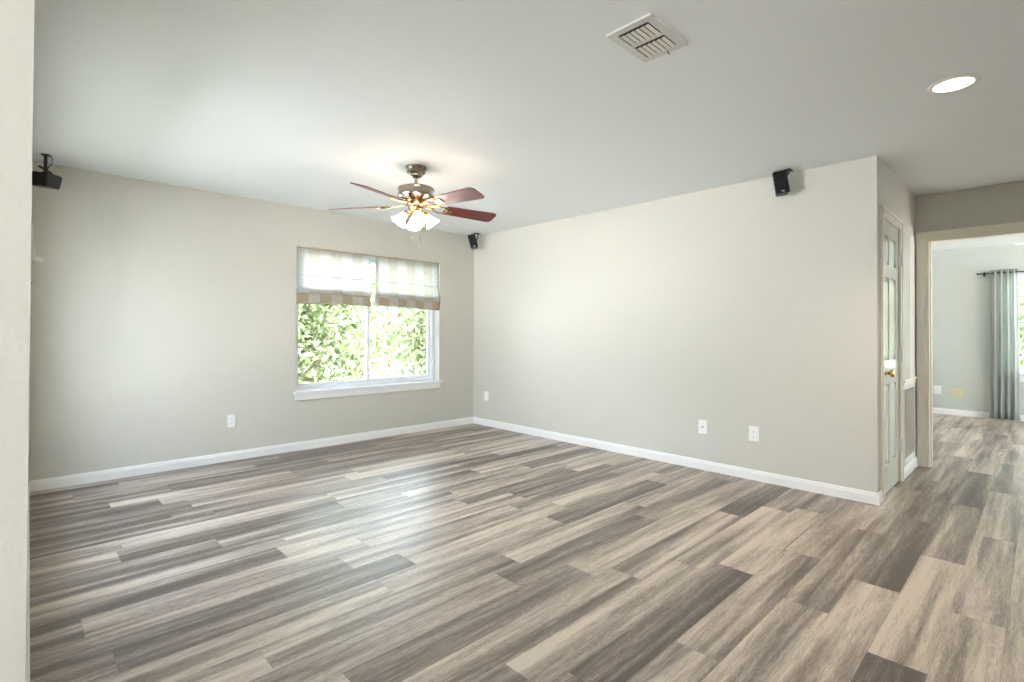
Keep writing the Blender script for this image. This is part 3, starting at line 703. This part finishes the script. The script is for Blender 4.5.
def curtain(y0, y1, label, ph):
    t = thing('curtain', label, 'curtain', (XF-.085, (y0+y1)/2, .015), 0, 'window curtains of the far room')
    bm = bmesh.new(); uvl = bm.loops.layers.uv.new('UVMap'); n, mrows = 90, 14; g = []
    for j in range(mrows+1):
        v = j/mrows; z = .0 + 2.075*v; row = []
        for i in range(n+1):
            u = i/n; hw = (y1-y0)/2*(1.0+.10*(1-v)); y = -hw + 2*hw*u
            amp = .026*(1+.25*(1-v)); x = amp*math.sin(u*2*PI*4.5+ph) + .006*math.sin(u*31+v*4)*(1-v); y += .012*math.sin(u*2*PI*9+ph)*(1-v)
            row.append((bm.verts.new((x, y, z)), u*.62))
        g.append(row)
    for j in range(mrows):
        for i in range(n):
            q = (g[j][i], g[j][i+1], g[j+1][i+1], g[j+1][i]); f = bm.faces.new([a for a, _ in q])
            for lp, (vv, uu) in zip(f.loops, q): lp[uvl].uv = (uu, vv.co.z)
    o = finish('panel', bm, 'drape', t, True); s = o.modifiers.new('s', 'SOLIDIFY'); s.thickness = .002
    for k in range(5):
        bm = bmesh.new(); yy = -(y1-y0)/2 + (k+.5)*(y1-y0)/5
        lathe(bm, [(.019, -.003), (.026, -.003), (.026, .003), (.019, .003)], 20, Matrix.Translation((0, yy, 2.032)) @ Matrix.Rotation(PI/2, 4, 'X'), closed=True)
        finish('grommet', bm, 'rod', t, True)
curtain(-4.960, -4.675, 'grey green sheer curtain panel hanging beside the far room window', .4)
rd = thing('curtain_rod', 'dark metal curtain rod with a pointed end in the far room', 'curtain rod', (XF-.085, -4.56, 2.047))
bm = bmesh.new(); tube(bm, [(0, 0, 0), (0, -2.6, 0)], .007, 12); finish('rod', bm, 'rod', rd, True)
bm = bmesh.new(); lathe(bm, [(0, 0), (.010, .004), (.013, .014), (.008, .026), (0, .040)], 16, Matrix.Rotation(-PI/2, 4, 'X')); finish('finial', bm, 'rod', rd, True)
for yy in (-.05, -1.3, -2.5):
    bm = bmesh.new(); tube(bm, [(0, yy, -.012), (.04, yy, -.012), (.085, yy, -.006)], .006, 8); B(bm, .079, .085, yy-.012, yy+.012, -.035, .025); finish('rod_bracket', bm, 'rod', rd)

wf = thing('ceiling_fan', 'white ceiling fan in the far room, only a blade tip in view', 'ceiling fan', (3.9, -5.64, H))
bm = bmesh.new(); lathe(bm, [(0, 0), (.07, 0), (.07, -.03), (.02, -.05), (.02, -.12), (.12, -.13), (.14, -.16), (.14, -.21), (.08, -.24), (0, -.24)], 32); finish('motor_housing', bm, 'whitefan', wf, True)
bb = None
for k in range(5):
    if bb is None:
        bb = finish('blade', blade_mesh(), 'whitefan', wf); o = bb
    else:
        o = bb.copy(); C.objects.link(o); o.parent = wf
    o.matrix_basis = Matrix.Translation((0, 0, -.225)) @ Matrix.Rotation(math.radians(93+72*k), 4, 'Z') @ Matrix.Rotation(math.radians(-11), 4, 'X') @ Matrix.Diagonal((1, 1, 1, 1))
bm = bmesh.new(); lathe(bm, [(0, -.238), (.07, -.24), (.115, -.27), (.10, -.31), (.05, -.33), (0, -.335)], 28)
M['farglobe'] = mat('lit_opal_globe', (.9, .9, .88), .4, noise=(20, .01), emis=((1, .95, .88), 3)); finish('globe', bm, 'farglobe', wf, True)

# ------------------------------------------------------------------ outdoors
M['grass'] = mat('low_bounce_grass', (.080, .082, .066), .95, noise=(3, .4), bump=(60, .7, .02))
bm = bmesh.new(); B(bm, -8.7, -4.62, -3.6, 9, -.55, -.52); struct(finish('lawn', bm, 'grass'), 'strip of lawn added out of view to cut the bounce onto the ceiling', 'lawn')  # dark strip added out of sight so less light bounces onto the ceiling
bm = bmesh.new(); B(bm, -40, 40, -40, 40, -.75, -.55); lawn = finish('ground', bm, 'soil'); struct(lawn, 'unseen ground outside the house, made pale to bounce sunlight indoors', 'ground')
def tree(x, y, h, rad, seed, label, n=7000, zc=None):
    t = thing('leafy_tree', label, 'tree', (x, y, -.55), 0, 'leafy trees outside the windows')
    rr = random.Random(seed); bm = bmesh.new(); tips = []
    tube(bm, [(0, 0, 0), (.05, .02, h*.2), (-.03, .04, h*.4), (.02, 0, h*.7)], .09, 8, .03)
    for k in range(26):
        a = rr.uniform(0, 2*PI); z0 = rr.uniform(.08, .65)*h; ln = rad*rr.uniform(.6, 1.0); el = rr.uniform(-.1, .9)
        p0 = Vector((0, 0, z0)); p2 = p0 + Vector((math.cos(a)*ln, math.sin(a)*ln, ln*el)); p1 = (p0+p2)/2 + Vector((rr.uniform(-.1, .1), rr.uniform(-.1, .1), .1))
        tube(bm, [p0, p1, p2], .028, 6, .008); tips += [p1, p2, (p1+p2)/2]
        for q in range(3):
            d = Vector((rr.uniform(-1, 1), rr.uniform(-1, 1), rr.uniform(-.6, 1))).normalized()*.45
            tube(bm, [p1, p1+d*.6, p1+d], .010, 5, .004); tips.append(p1+d)
    finish('trunk', bm, 'bark', t, True)
    verts, faces, tone = [], [], []
    for i in range(n):
        c = rr.choice(tips); s = .30
        p = c + Vector((rr.gauss(0, s), rr.gauss(0, s), rr.gauss(0, s)))
        if p.z < .02: p.z = abs(p.z)+.03
        nrm = Vector((rr.gauss(0, 1), rr.gauss(0, 1), rr.gauss(.5, 1))).normalized(); a = nrm.orthogonal().normalized(); b_ = nrm.cross(a)
        th = rr.uniform(0, 2*PI); u = a*math.cos(th)+b_*math.sin(th); v = nrm.cross(u); l_ = rr.uniform(.045, .085); w_ = l_*.42
        k = len(verts); verts += [p-u*l_, p+v*w_, p+u*l_, p-v*w_]; faces.append((k, k+1, k+2, k+3)); tn = min(1, max(0, rr.gauss(.45, .28))); tone += [tn]*4
    me = bpy.data.meshes.new('foliage'); me.from_pydata([tuple(q) for q in verts], [], faces); me.materials.append(M['leaf'])
    at = me.attributes.new('tone', 'FLOAT', 'POINT'); at.data.foreach_set('value', tone)
    o = bpy.data.objects.new('foliage', me); C.objects.link(o); o.parent = t
tree(-.7, 3.4, 3.4, 1.5, 1, 'leafy green tree seen through the left window pane', 9000)
tree(2.7, 4.2, 3.4, 1.6, 2, 'leafy green tree seen through the right window pane', 9000)
tree(7.2, 11.0, 3.8, 2.0, 3, 'taller leafy tree further back behind the right window pane', 9000)
tree(2.9, 8.8, 3.8, 1.9, 4, 'leafy tree furthest back in the middle of the window view', 9000)
tree(7.9, -5.8, 3.6, 1.6, 5, 'leafy tree outside the far room window', 9000)
